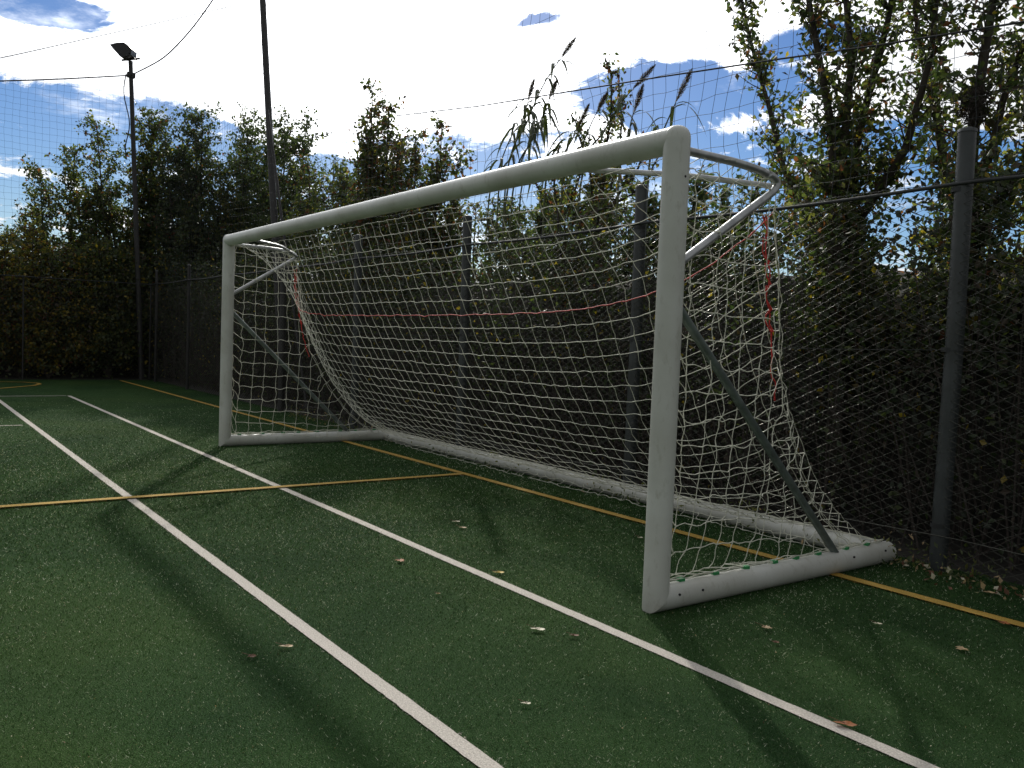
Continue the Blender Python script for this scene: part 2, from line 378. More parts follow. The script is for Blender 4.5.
# ---- net: position based cloth, run here once
def net_sim():
    S = .115; SU = .1235; SV = .0955; NU, NV = 50, 27
    xs = np.linspace(0, -W, NU+1)
    # end profile guess
    prof_k = np.array([(.055, 1.997), (.46, 1.987), (.71, 1.925), (.84, 1.10), (1.24, .53), (1.77, .125)])
    seg = np.r_[0, np.cumsum(np.linalg.norm(np.diff(prof_k, axis=0), axis=1))]
    s = np.linspace(0, seg[-1], NV+1)
    prof = np.c_[np.interp(s, seg, prof_k[:, 0]), np.interp(s, seg, prof_k[:, 1])]
    P = []; idx = {}
    for i in range(NU+1):
        e = min(i, NU-i)/6.5; e = min(1, e)
        for j in range(NV+1):
            t = j/NV; mid = np.array([.055+1.7*t**.9, 1.955*(1-t)+.12*t-.25*math.sin(math.pi*t)])
            yz = prof[j]*(1-e)+mid*e
            idx[i, j] = len(P); P.append([xs[i], yz[0], yz[1]])
    E = []; R = []; kind = []
    for i in range(NU+1):
        for j in range(NV+1):
            if i < NU: E.append((idx[i, j], idx[i+1, j])); R.append(SU); kind.append(1 if j == 7 else 0)
            if j < NV: E.append((idx[i, j], idx[i, j+1])); R.append(SV if 0 < i < NU else seg[-1]*1.012/NV); kind.append(2 if i in (0, NU) else 0)
    fixed = {}
    for i in range(NU+1):
        fixed[idx[i, 0]] = 1; fixed[idx[i, NV]] = 1
    for i in (0, NU):
        for j in range(NV+1):
            if s[j] <= seg[2]+.02: fixed[idx[i, j]] = 1
    # side panels
    for side, x in ((0, 0.), (NU, -W)):
        edge = [idx[side, j] for j in range(NV+1)]; ey = prof[:, 0]; ez = prof[:, 1]
        nz = 17; zz = np.linspace(.13, 1.93, nz); col = {}
        def yedge(z):
            k = np.arange(len(ez)); o = np.argsort(ez[:]); return np.interp(z, ez[o], ey[o])
        for a, z in enumerate(zz):
            ymax = yedge(z); nk = int((ymax-.06)/S)
            for k in range(nk+1):
                y = .06+k*S
                if ymax-y < .035 and k > 0: continue
                col[a, k] = len(P); P.append([x+rng.normal(0, .004), y, z])
                if k == 0 or a == 0: fixed[col[a, k]] = 1
        for (a, k), v in list(col.items()):
            def link(o):
                E.append((v, o)); d = np.linalg.norm(np.array(P[v])-np.array(P[o])); R.append(d*1.06); kind.append(3)
            if (a, k+1) in col: link(col[a, k+1])
            elif a > 0: link(edge[int(np.argmin((ey-P[v][1]-.04)**2+(ez-P[v][2])**2))])
            if (a+1, k) in col: link(col[a+1, k])
            else: link(edge[int(np.argmin((ey-P[v][1])**2+(ez-P[v][2]-.04)**2))])
    # the spare rows below the tie line drape loosely in front of the rear bar
    for i in range(1, NU):
        prev = idx[i, NV]
        for k in range(1, 3):
            idx[i, NV+k] = len(P); P.append([xs[i]+rng.normal(0, .006), D-.03-.05*k, max(.03, .14-.05*k)]); E.append((prev, idx[i, NV+k])); R.append(.085); kind.append(3); prev = idx[i, NV+k]
            if (i-1, NV+k) in idx and i > 1: E.append((idx[i-1, NV+k], idx[i, NV+k])); R.append(SU); kind.append(3)
    P = np.array(P, float); E = np.array(E); R = np.array(R); kind = np.array(kind)
    # greedy edge colouring
    used = {}; colr = np.zeros(len(E), int)
    for n, (a, b) in enumerate(E):
        c = 0; ua = used.setdefault(a, set()); ub = used.setdefault(b, set())
        while c in ua or c in ub: c += 1
        colr[n] = c; ua.add(c); ub.add(c)
    G = [np.where(colr == c)[0] for c in range(colr.max()+1)]
    w = np.ones(len(P)); w[list(fixed)] = 0
    V = np.zeros_like(P); dt = .016
    for step in range(420):
        V *= .955; V[:, 2] -= 9.8*dt*w; Q = P+V*dt*w[:, None]
        for it in range(14):
            for gi in G:
                a, b = E[gi, 0], E[gi, 1]; d = Q[b]-Q[a]; L_ = np.linalg.norm(d, axis=1)+1e-9
                ww = w[a]+w[b]; c = (L_-R[gi])/L_
                c = np.where(L_ > R[gi], c, c*.05); c = np.where(ww > 0, c/np.maximum(ww, 1), 0)
                Q[a] += d*(c*w[a])[:, None]; Q[b] -= d*(c*w[b])[:, None]
        # floor and rear bar
        Q[:, 2] = np.where(w > 0, np.maximum(Q[:, 2], .012), Q[:, 2])
        dy = Q[:, 1]-D; dz = Q[:, 2]-ZB; rr = np.hypot(dy, dz); hit = (rr < R0+.006) & (w > 0) & (Q[:, 0] < 0)
        k = (R0+.006)/np.maximum(rr, 1e-6)
        Q[hit, 1] = D+dy[hit]*k[hit]; Q[hit, 2] = ZB+dz[hit]*k[hit]
        V = (Q-P)/dt; P = Q
    return P, E, kind
NP, NE, NK = net_sim()
def rope(mb, A, B, r, wig, slack_n=4, n=4):
    N = len(A); d = B-A; L_ = np.linalg.norm(d, axis=1)[:, None]
    amp = np.clip(wig*(1+1.2*np.clip(.104-L_, 0, .03)/.03), 0, .02)
    o1 = rng.normal(0, 1, (N, 3))*amp; o2 = o1*.3+rng.normal(0, 1, (N, 3))*amp*.8
    o3 = rng.normal(0, 1, (N, 3))*amp*.25
    p1 = A+d*.25+o1*.75; p2 = A+d*.5+o1*.6+o2*.5; p3 = A+d*.75+o2*.75
    pts = [A, p1, p2, p3, B]; rr = [r*1.45, r, r, r, r*1.45]
    for k in range(4): mb.segs(pts[k], pts[k+1], rr[k], rr[k+1], n)
A, B = NP[NE[:, 0]], NP[NE[:, 1]]
nr = .0019
mb = MB(); s0 = NK == 0; rope(mb, A[s0], B[s0], nr, .0042); s3 = NK == 3; rope(mb, A[s3], B[s3], .0022, .0085)
s2 = NK == 2; rope(mb, A[s2], B[s2], nr*1.3, .006); rope(mb, A[s2]+.006, B[s2]+.006, nr, .012)
netobj = mb.build('net', M['rope'], goal)
mb = MB(); s1 = NK == 1; rope(mb, A[s1], B[s1], nr*1.45, .004)
# red cord gathered down the rear edge at both ends
for side in (0, 50):
    e = [side*28+j for j in range(7, 16)]
    pts = NP[e]; off = np.array([.0 if side else -.02, -.035, -.01])
    rope(mb, pts[:-1]+off, pts[1:]+off, .0038, .011)
    rope(mb, pts[:5]+off*1.3, pts[1:6]+off*.8, .0034, .014)
mb.build('red_cord', M['red_cord'], netobj)
# ties round the crossbar
for x in np.arange(-W+.12, -.08, .19):
    a = np.linspace(-.7, 3.9, 12); P_ = np.c_[x+np.linspace(0, .012, 12), (R0+.003)*np.cos(a), ZT+(R0+.003)*np.sin(a)]
    rear = P_[(P_[:, 1] > .0)]
    if len(rear) > 1: mb = MB(); mb.segs(rear[:-1], rear[1:], .002, None, 4); mb.build('tie', M['rope'], netobj)
for x in (0, -W):
    mb = MB(); y = np.linspace(.06, D-.02, 36); z = ZB+R0+.006+.006*np.abs(np.sin(y*14.9))
    P_ = np.c_[np.full(36, x)+rng.normal(0, .003, 36), y, z]; mb.segs(P_[:-1], P_[1:], .0035, None, 5); mb.build('border_rope', M['rope'], netobj)
mb = MB(); x = np.linspace(-W+.05, -.05, 120); P_ = np.c_[x, D-.02+rng.normal(0, .003, 120), ZB+R0+.003+rng.uniform(0, .004, 120)]; mb.segs(P_[:-1], P_[1:], .0035, None, 5)
mb.build('border_rope', M['rope'], netobj)

# ------------------------------------------------------------------ chain link fences
FY = 1.90; FX = -17.15; FH = 2.08
def chain(mb, O, U, length, height, cell, r, dep):
    """woven zigzag wires; O start, U unit direction along the fence"""
    O = np.array(O, float); U = np.array(U, float); Nn = np.array([-U[1], U[0], 0])
    nc = int(length/cell); nr_ = int(height/(cell/2))
    j = np.arange(nr_+1)
    for i in range(nc+1):
        sg = np.where(((j+i) % 2) == 0, -1, 1); side = sg*(cell/2+.0008)
        b = O+U*(i*cell)
        jit = rng.normal(0, .0012, (len(j), 3))
        P = b+U*side[:, None]*1.0+np.c_[np.zeros((len(j), 2)), j*cell/2+.02]+Nn*(dep*sg)[:, None]+jit
        P[:, 0:3] += Nn*.006*np.sin(i*.13+j*.21)[:, None]
        mb.segs(P[:-1], P[1:], r, None, 3)
sf = empty('chain_link_fence', (-7, FY, 0), 'tall chain link fence with dark posts running behind the goal', 'fence')
mb = MB(); chain(mb, (-17.1, FY-.035, 0), (1, 0, 0), 20.4, FH, .052, .0014, .008); mb.build('wire_mesh', M['wire'], sf)
px_ = [.255+2.42*k for k in (1, 0, -1, -2, -3, -4, -5, -6, -7)]
for k, x in enumerate(px_):
    ln = rng.normal(0, .008)
    rp_ = .046 if x > -10 else .030; m = MB(); m.tube([(x, FY, -.05), (x+ln, FY, 1.2), (x-.02+ln*2, FY, 2.355)], rp_, 20); pst = m.build('fence_post', M['fence_post' if x > -8 else 'pole'], sf)
    m = MB(); m.tube([(x-.02+ln*2, FY, 2.35), (x-.02+ln*2, FY, 2.367), (x-.02+ln*2, FY, 2.377)], [rp_+.004, rp_+.002, rp_*.5], 20); m.build('post_cap', M['fence_post'], pst)
    for z in (.25, 1.2, 2.05):
        m = MB(); m.tube([(x, FY-.002, z-.012), (x, FY-.002, z+.012)], rp_+.0025, 20, cap=False); m.build('wire_band', M['dark_wire'], pst)
for z, r, mt in ((2.08, .011, 'dark_wire'), (1.2, .0018, 'dark_wire'), (.2, .0025, 'wire')):
    x = np.linspace(-17.1, 3.2, 180); P_ = np.c_[x, np.full(180, FY-.045), z-.02*np.abs(np.sin((x-.34)/2.42*math.pi))]
    m = MB(); m.segs(P_[:-1], P_[1:], r, None, 6); m.build('tension_wire', M[mt], sf)
ff = empty('chain_link_fence', (FX, -4, 0), 'far chain link fence across the end of the pitch, below the trees', 'fence')
mb = MB(); 
L_ = 14; n = int(L_/.06)
for s_ in (1, -1):
    y0 = np.arange(-12.5, 2.0, .085); h = FH
    mb.segs(np.c_[np.full(len(y0), FX), y0, np.full(len(y0), .02)], np.c_[np.full(len(y0), FX+.002*s_), y0+s_*h*.9, np.full(len(y0), h)], .0014, None, 3)
mb.build('wire_mesh', M['wire'], ff)
for y in np.arange(1.9, -12, -2.42):
    m = MB(); m.tube([(FX-.05, y, -.05), (FX-.05, y, 1.2), (FX-.05, y, 2.1)], .018, 12); m.build('fence_post', M['pole'], ff)
m = MB(); y = np.linspace(1.9, -12.5, 60); P_ = np.c_[np.full(60, FX), y, np.full(60, 2.08)]; m.segs(P_[:-1], P_[1:], .009, None, 5); m.build('tension_wire', M['dark_wire'], ff)

# ------------------------------------------------------------------ ball nets above the fences
def ballnet(O, U, length, z0, z1, cell, r, sag, name, label):
    O = np.array(O, float); U = np.array(U, float); N_ = np.array([-U[1], U[0], 0])
    nc = int(length/cell); nz = int((z1-z0)/cell)
    ii, jj = np.meshgrid(np.arange(nc+1), np.arange(nz+1), indexing='ij')
    s = ii*cell
    z = z0+jj*(z1-z0)/nz-sag*np.abs(np.sin(s/4.8*math.pi))*(jj/nz)**.8
    wob = .02*np.sin(s*1.7+jj*.5)+.015*np.sin(jj*.9-s*.8)
    P = O+U*s[..., None]+N_*wob[..., None]*1.5; P = P+U*(.012*np.sin(jj*.6+s*3))[..., None]
    P[..., 2] = z
    P += rng.normal(0, .004, P.shape)
    mb = MB(); mb.segs(P[:-1].reshape(-1, 3), P[1:].reshape(-1, 3), r, None, 3); mb.segs(P[:, :-1].reshape(-1, 3), P[:, 1:].reshape(-1, 3), r, None, 3)
    return mb.build(name, M['ballnet'], None, label, 'net')
ballnet((-17.0, FY+.05, 0), (1, 0, 0), 20.4, 2.1, 7.2, .12, .0018, .25, 'ball_net', 'fine dark ball stop net rising above the fence behind the goal')
ballnet((FX-.1, 2.0, 0), (0, -1, 0), 14.4, 1.2, 7.2, .13, .0018, .2, 'ball_net', 'fine dark ball stop net above the far end of the pitch')

def cable(P, r, label, sagn=0, m_='dark_wire'):
    P = np.array(P, float); mb = MB(); mb.segs(P[:-1], P[1:], r, None, 6)
    return mb.build('cable', M[m_], None, label, 'cable')
def catenary(a, b, sag, n=40):
    t = np.linspace(0, 1, n)[:, None]; P = np.array(a)*(1-t)+np.array(b)*t; P[:, 2:3] -= 4*sag*t*(1-t); return P
PY = FY+.12
ctrl = [at(395, 116, 1, PY), at(480, 106, 1, PY), at(560, 93, 1, PY), at(660, 77, 1, PY), at(780, 59, 1, PY), at(880, 45, 1, PY), at(1023, 22, 1, PY), (3.2, PY, 2.95)]
cable(ctrl, .006, 'dark support cable strung through the ball net above the crossbar')

# ------------------------------------------------------------------ floodlight pole, tall pole, overhead cables
def solve_pole(px0, py0, px1, py1, axis, val): return at(px0, py0, axis, val), at(px1, py1, axis, val)
LX = -17.6
top = at(130.5, 61, 0, LX); low = at(137, 250, 0, LX); base = top+(low-top)*(top[2]/(top[2]-low[2]))
lp = empty('floodlight_pole', (base[0], base[1], 0), 'slim dark floodlight pole with a single black lamp behind the far corner', 'floodlight')
m = MB(); t = np.linspace(0, 1, 10)[:, None]; P_ = np.array([base[0], base[1], 0])*(1-t)+top*t; m.tube(P_, np.linspace(.06, .045, 10), 12); m.build('pole', M['pole'], lp)
m = MB(); Up = np.array([0, 0, 1.]); hv = AR*np.array([1, 1, 0]); hv /= np.linalg.norm(hv)
ct = top+np.array([0, 0, .03]); m.tube([ct-hv*.19-Up*.02, ct+hv*.2+Up*.03], .022, 8); m.build('bracket', M['pole'], lp)
# lamp head: hood profile extruded sideways
lampc = at(124.5, 50.5, 0, LX)
S_ = .0212   # metres per pixel there
prof = np.array([(-12.3, 3.4), (-9, 4.5), (-5, 5.6), (1.8, 6.1), (6, 3.5), (9.8, 0), (9.5, -3.5), (9, -6), (5, -7), (.5, -8.5), (-1.5, -8), (-7, -2.2)])
fw = np.cross(hv, Up); fw /= np.linalg.norm(fw)
def lampmesh(scale, th, mt, par, nm, sh=0):
    m = MB(); V = []
    for s in (-1, 1):
        k = scale
        for (a, b) in prof: V.append(lampc+hv*(a*k)*S_+Up*(b*k)*S_+fw*(s*th))
    n = len(prof); F = [[i, (i+1) % n, n+(i+1) % n, n+i] for i in range(n)]
    m.add(V, F, 0, False); m.poly(V[:n][::-1]); m.poly(V[n:]); return m.build(nm, mt, par)
lamp = lampmesh(1, .13, M['black'], lp, 'lamp_head')
a_ = lampc+(hv*-11+Up*2)*S_; b_ = lampc+(hv*-2+Up*-7)*S_; nrm_ = np.cross(b_-a_, fw); nrm_ /= np.linalg.norm(nrm_)
m = MB(); sg = -1 if nrm_[2] > 0 else 1
m.poly([a_+fw*.11+nrm_*.01*sg, b_+fw*.11+nrm_*.01*sg, b_-fw*.11+nrm_*.01*sg, a_-fw*.11+nrm_*.01*sg]); m.build('lens', M['lens'], lamp)
for s in (-1, 1):
    m = MB(); q_ = lampc+hv*(7.5*S_)+Up*(-4*S_)+fw*s*.17; m.tube([q_, ct+hv*.12+fw*s*.05], .012, 6); m.build('arm', M['black'], lp)
m = MB(); q_ = top-(top-low)/np.linalg.norm(top-low)*.30; m.box(q_, (.12, .16, .1)); m.build('clamp', M['pole'], lp)
clampp = q_
m = MB(); P_ = catenary(q_+(0, -.1, 0), q_+(low-top)*.45+(0, -.12, 0), .08, 16); P_[:, 1] -= .05*np.sin(np.linspace(0, 9, 16)); m.segs(P_[:-1], P_[1:], .012, None, 5); m.build('hanging_cable', M['dark_wire'], lp)

top2 = at(259.5, -60, 1, 2.25); low2 = at(275, 235, 1, 2.25); b2 = top2+(low2-top2)*(top2[2]/(top2[2]-low2[2]))
tp = empty('net_pole', (b2[0], b2[1], 0), 'tall dark leaning pole carrying the ball net, with a shorter prop beside it', 'pole')
m = MB(); t = np.linspace(0, 1, 12)[:, None]; m.tube(np.array([b2[0], b2[1], 0])*(1-t)+top2*t, np.linspace(.058, .05, 12), 14); m.build('pole', M['pole'], tp)
pa, pb = at(267.5, 110, 1, 2.2), at(284, 235, 1, 2.2); pbb = pa+(pb-pa)*(pa[2]/(pa[2]-pb[2]))
m = MB(); m.tube([pbb, (pa+pbb)/2, pa], .022, 10); m.build('prop', M['pole'], tp)
# overhead cables
def bez(pts, n=40):
    pts = [np.array(p, float) for p in pts]; t = np.linspace(0, len(pts)-1, n); A = np.array(pts); out = []
    for s in t:
        i = min(int(s), len(pts)-2); f = s-i
        p0 = A[max(i-1, 0)]; p1 = A[i]; p2 = A[i+1]; p3 = A[min(i+2, len(pts)-1)]
        out.append(.5*((2*p1)+(-p0+p2)*f+(2*p0-5*p1+4*p2-p3)*f*f+(-p0+3*p1-3*p2+p3)*f**3))
    return np.array(out)
cable(bez([at(-120, 84, 0, LX), at(0, 81, 0, LX), at(60, 79, 0, LX), clampp]), .014, 'black power cable reaching the floodlight pole from the left')
cable(bez([clampp, at(160, 60, 1, clampp[1]), at(180, 42, 1, clampp[1]-.0), at(200, 18, 1, clampp[1]), at(222, -15, 1, clampp[1]), at(240, -50, 1, clampp[1])]), .013, 'black power cable curving up from the floodlight pole to the upper right')
cable(bez([at(-60, 68, 0, -14), at(0, 58, 0, -14), at(90, 38, 0, -14), at(175, 19, 0, -14), at(258, 0, 0, -14), at(300, -12, 0, -14)]), .007, 'thin straight wire crossing the bright clouds in the upper left')

# ------------------------------------------------------------------ foliage
def rand_dirs(n):
    v = rng.normal(0, 1, (n, 3)); return v/np.linalg.norm(v, axis=1, keepdims=True)
def leaves(mb, P, size, mats, probs, droop=.3, aspect=.5):
    n = len(P)
    if n == 0: return
    d = rand_dirs(n); d[:, 2] -= droop; d /= np.linalg.norm(d, axis=1, keepdims=True)
    nn = rand_dirs(n); w = np.cross(d, nn); w /= np.linalg.norm(w, axis=1, keepdims=True); nn = np.cross(w, d)
    s = size*rng.uniform(.6, 1.25, n)[:, None]
    V = np.empty((n, 4, 3)); V[:, 0] = P; V[:, 2] = P+d*s
    V[:, 1] = P+d*s*.42+w*s*aspect*.5+nn*s*.10; V[:, 3] = P+d*s*.42-w*s*aspect*.5+nn*s*.10
    b = (np.arange(n)*4)[:, None]
    F = np.concatenate([b+np.array([[0, 1, 2]]), b+np.array([[0, 2, 3]])])
    m = rng.choice(mats, n, p=probs); mb.add(V.reshape(-1, 3), F, np.concatenate([m, m]), False)
def branch_path(a, b, bend, n=8):
    t = np.linspace(0, 1, n)[:, None]; P = np.array(a)*(1-t)+np.array(b)*t
    L_ = np.linalg.norm(np.array(b)-np.array(a)); o = rng.normal(0, 1, 3)*bend*L_; o[2] *= .3
    P += np.sin(t*math.pi)*o+rng.normal(0, .012*L_, (n, 3))*np.sin(t*math.pi); return P
LM = ['leaf_dark', 'leaf_mid', 'leaf_light', 'leaf_yellow', 'leaf_red', 'leaf_brown']
PAL = {'green': [.42, .29, .15, .02, .04, .08], 'yellow': [.20, .30, .34, .12, .02, .02], 'rust': [.35, .28, .12, .04, .11, .10],
       'dark': [.62, .26, .05, .01, .01, .05], 'gold': [.08, .18, .34, .26, .08, .06], 'fresh': [.22, .42, .30, .03, .01, .02]}
def tree(name, base, stems, label, cat, group, pal='green', leaf=.06, tw=26, tl=.5, per=22, bark='bark', spread=.9, r0=.05, low=.25, up=.7, extra=None):
    """stems: list of 3-D end points or polylines; each carries side twigs that carry the leaves"""
    root = empty(name, (base[0], base[1], 0), label, cat, group)
    wood = MB(); fol = MB(); LP = []
    for st in stems:
        P = np.array(st, float) if np.ndim(st) == 2 else branch_path(base, st, .07)
        if np.ndim(st) == 2 and len(P) < 6:
            t = np.linspace(0, len(P)-1, 9); P = np.c_[[np.interp(t, range(len(P)), P[:, k]) for k in range(3)]].T; P[1:-1] += rng.normal(0, .015, P[1:-1].shape)
        n = len(P); rad = np.linspace(r0, .006, n); wood.tube(P, rad, 7, cap=False)
        cl = np.r_[0, np.cumsum(np.linalg.norm(np.diff(P, axis=0), axis=1))]; Lt = cl[-1]
        nt = max(4, int(tw*Lt))
        T = rng.uniform(low, 1.0, nt)
        for t in T:
            s = t*Lt; o = np.array([np.interp(s, cl, P[:, k]) for k in range(3)])
            ang = rng.uniform(0, 2*math.pi); L_ = tl*rng.uniform(.45, 1.15)*(1.15-.75*t)*spread
            d = np.array([math.cos(ang), math.sin(ang), up+rng.normal(0, .35)]); d /= np.linalg.norm(d)
            q = o+d*L_; q2 = o+d*L_*.5+rng.normal(0, .05*L_, 3)
            wood.segs([o, q2], [q2, q], [.0065, .0045], [.0045, .002], 3)
            k = max(2, int(2.6*per*L_*rng.uniform(.55, 1.3)))
            u = rng.uniform(.12, 1.05, k)[:, None]
            c = np.where(u < .5, o+(q2-o)*u*2, q2+(q-q2)*(u*2-1))
            # little side shoots
            LP.append(c+rng.normal(0, .022+.032*L_, (k, 3)))
    LP = np.concatenate(LP); LP = LP[LP[:, 2] > .05]
    leaves(fol, LP, leaf, list(range(6)), PAL[pal], droop=.35, aspect=.62)
    wood.build('trunk', M[bark], root); fol.build('crown', [M[k] for k in LM], root)
    return len(LP)
NL = 0
def on(Y, pts): return [at(px, py, 1, Y) for px, py in pts]
def grounded(P):
    P = [np.array(p, float) for p in P]; b = P[0].copy(); b[2] = 0; return [b]+P
# --- large trees on the right, close behind the fence
def rtree(Y, stems_px, basepx, label, pal, **k):
    global NL
    base = at(basepx[0], basepx[1], 1, Y); base = np.array([base[0], Y, 0.])
    st = []
    for i, s in enumerate(stems_px):
        pts = on(Y+.45*((i % 3)-1)*.7, s); st.append(np.array([base+rng.normal(0, .03, 3)*[1, 1, 0]]+pts))
    NL += tree('broadleaf_tree', base, st, label, 'tree', 'tall trees behind the fence', pal, **k)
rtree(3.0, [[(838, 230), (830, 120), (812, 20), (795, -80), (785, -160)], [(842, 220), (862, 120), (888, 20), (905, -80), (915, -170)],
            [(820, 260), (780, 160), (752, 60), (738, -20)], [(830, 250), (850, 60), (850, -60), (848, -150)], [(846, 240), (905, 150), (930, 60), (940, -30), (950, -120)]], (842, 420),
      'tall leafy tree with steep forked limbs just right of the goal', 'green', leaf=.056, tw=34, tl=.56, per=29, r0=.045, low=.22, up=.9)
rtree(3.2, [[(968, 200), (975, 110), (990, 20), (1005, -80), (1020, -170)], [(975, 190), (1010, 90), (1050, -20)], [(960, 230), (935, 120), (918, 30), (905, -60)], [(960, 260), (1000, 200), (1050, 130)]], (950, 440),
      'tall leafy tree with a dark forked trunk rising behind the nearest fence post', 'green', leaf=.056, tw=30, tl=.60, per=27, r0=.055, low=.25, up=.8)
rtree(3.6, [[(1090, 200), (1080, 60), (1075, -80)], [(1110, 180), (1150, 40), (1180, -80)], [(1040, 260), (1030, 150), (1028, 60), (1030, -40)]], (1090, 420),
      'leafy tree cut by the right edge of the picture', 'yellow', leaf=.06, tw=26, tl=.6, per=36, r0=.06, low=.2, up=.8)
rtree(3.9, [[(700, 280), (690, 230), (700, 180)], [(720, 280), (745, 220), (760, 180)], [(710, 300), (660, 240), (640, 190)], [(735, 300), (790, 240), (800, 190)], [(720, 300), (720, 240), (722, 190)]], (715, 420),
      'low bushy tree seen through the near end of the goal net', 'dark', leaf=.06, tw=32, tl=.62, per=38, r0=.035, low=.3)
rtree(3.9, [[(560, 280), (540, 230), (545, 195)], [(580, 280), (600, 220), (608, 175)], [(600, 300), (650, 240), (650, 195)], [(570, 300), (520, 250), (505, 205)], [(580, 290), (575, 220), (570, 180)]], (580, 420),
      'bushy tree behind the middle of the goal, its top just under the crossbar', 'dark', leaf=.06, tw=32, tl=.62, per=38, r0=.035, low=.3)
rtree(3.5, [[(600, 220), (606, 150), (612, 90), (605, 58)], [(604, 220), (640, 160), (655, 130)], [(600, 230), (622, 140), (618, 70)], [(598, 230), (585, 160), (575, 120)]], (602, 400),
      'thin young tree with sparse leaves rising among the reeds above the crossbar', 'rust', leaf=.055, tw=24, tl=.3, per=34, r0=.02, low=.3, up=1.2)
rtree(3.4, [[(880, 330), (870, 270), (865, 225)], [(900, 330), (925, 270), (935, 230)], [(890, 330), (850, 280), (835, 240)], [(900, 340), (960, 290), (985, 240)], [(900, 340), (1000, 320), (1030, 260)]], (895, 450),
      'shrub with yellowing leaves tangled behind the fence between the two tall trees', 'yellow', leaf=.055, tw=24, tl=.5, per=30, r0=.03, low=.1, up=.5)
# --- trees along the left part, farther off
def ltree(axis, val, basepx, tops, label, pal, n=None, **k):
    global NL
    b = at(basepx, 300, axis, val); base = np.array([b[0], b[1], 0.])
    st = []
    for i, (x, y) in enumerate(tops):
        p = at(x, y, axis, val); p = p+np.array([0, rng.uniform(-.9, .9), 0]) if axis == 0 else p+np.array([0, rng.uniform(-.05, .3), 0])
        d = .5 if i % 2 else .3
        mid = base*(1-d)+p*d; mid[2] = p[2]*(d-.12)
        mid2 = base*.12+p*.88; mid2[2] = p[2]*.72
        st.append(np.array([base, mid, mid2, p]))
    NL += tree('hedgerow_tree', base, st, label, 'tree', 'trees beyond the far corner', pal, **k)
KW = dict(leaf=.085, tw=26, tl=1.35, per=22, r0=.05, low=.15, up=.55)
ltree(0, -19.5, 60, [(25, 240), (45, 212), (70, 175), (95, 150), (60, 200), (110, 190), (85, 215), (20, 275)], 'small dark tree at the outer left of the tree belt, leaning towards open sky', 'green', **KW)
ltree(0, -19.0, 145, [(118, 128), (140, 118), (165, 116), (150, 145), (125, 165), (178, 150), (105, 150), (170, 180)], 'tree directly behind the floodlight pole', 'green', **KW)
ltree(0, -18.4, 205, [(182, 130), (205, 112), (225, 122), (240, 128), (215, 150), (195, 165), (230, 170)], 'dense dark tree between the floodlight pole and the leaning net pole', 'dark', **KW)
ltree(1, 4.6, 250, [(245, 118), (262, 130), (285, 112), (300, 122), (275, 150), (235, 150), (295, 160)], 'dense tree behind the leaning net pole', 'dark', **KW)
KW2 = dict(leaf=.075, tw=30, tl=.95, per=22, r0=.045, low=.15, up=.75)
ltree(1, 3.8, 330, [(300, 165), (322, 165), (335, 172), (348, 180), (315, 190), (355, 200), (300, 205)], 'lower bush top dipping between two higher trees left of centre', 'green', **KW2)
ltree(1, 3.6, 372, [(366, 84), (376, 105), (360, 130), (384, 140), (395, 150), (352, 165), (380, 175), (370, 150)], 'narrow tree with a tall pointed top above the left half of the crossbar', 'rust', leaf=.075, tw=30, tl=.8, per=26, r0=.045, low=.25, up=1.0)
ltree(1, 3.6, 415, [(408, 135), (434, 126), (440, 158), (425, 165), (400, 170), (428, 195), (410, 195)], 'twiggy tree with two short peaks right of the pointed one', 'rust', leaf=.075, tw=26, tl=.75, per=24, r0=.04, low=.3, up=.9)
ltree(1, 4.2, 440, [(405, 215), (425, 205), (450, 210), (465, 215), (440, 225), (400, 230)], 'low dense shrub below the crossbar left of the reeds', 'green', leaf=.065, tw=26, tl=.6, per=28, r0=.03, low=.2, up=.5)
ltree(1, 4.2, 530, [(490, 215), (510, 205), (530, 200), (555, 200), (540, 215), (500, 225)], 'low dense shrub filling the view behind the reed stems', 'green', leaf=.065, tw=26, tl=.6, per=28, r0=.03, low=.2, up=.5)
ltree(1, 4.2, 660, [(620, 200), (645, 205), (665, 190), (690, 200), (700, 190), (630, 215)], 'low dense shrub behind the near goalpost', 'green', leaf=.065, tw=24, tl=.55, per=26, r0=.03, low=.2, up=.5)
ltree(1, 3.9, 470, [(462, 205), (480, 200), (500, 205), (450, 220), (490, 225)], 'low shrub under the reeds behind the crossbar', 'green', leaf=.06, tw=20, tl=.45, per=26, r0=.03, low=.3, up=.6)
ltree(0, -18.3, 20, [(5, 232), (-15, 225), (30, 245), (40, 255), (-30, 245), (15, 270), (-60, 235), (60, 262)], 'yellow green bush at the far left above the end fence', 'gold', leaf=.085, tw=34, tl=1.0, per=22, r0=.04, low=.1, up=.4)
ltree(0, -18.0, 50, [(30, 262), (45, 240), (60, 245), (80, 262), (50, 280), (20, 285)], 'golden brown bush between the far left bush and the olive one', 'gold', leaf=.085, tw=34, tl=.9, per=22, r0=.04, low=.1, up=.4)
ltree(0, -17.9, -50, [(-80, 225), (-50, 215), (-20, 235), (-60, 250), (-100, 240)], 'rust tinted bush just beyond the left edge of the tree belt', 'gold', leaf=.085, tw=30, tl=.9, per=22, r0=.04, low=.1, up=.4)
ltree(0, -18.1, 110, [(70, 258), (90, 240), (110, 245), (130, 250), (100, 262), (150, 255)], 'olive green bush in front of the trees beyond the far fence', 'fresh', leaf=.08, tw=34, tl=.9, per=22, r0=.04, low=.1, up=.4)
ltree(0, -18.0, 215, [(190, 215), (215, 180), (235, 200), (225, 235), (200, 245)], 'bush with brighter leaves just left of the far goalpost', 'fresh', leaf=.08, tw=34, tl=.8, per=22, r0=.04, low=.15, up=.5)

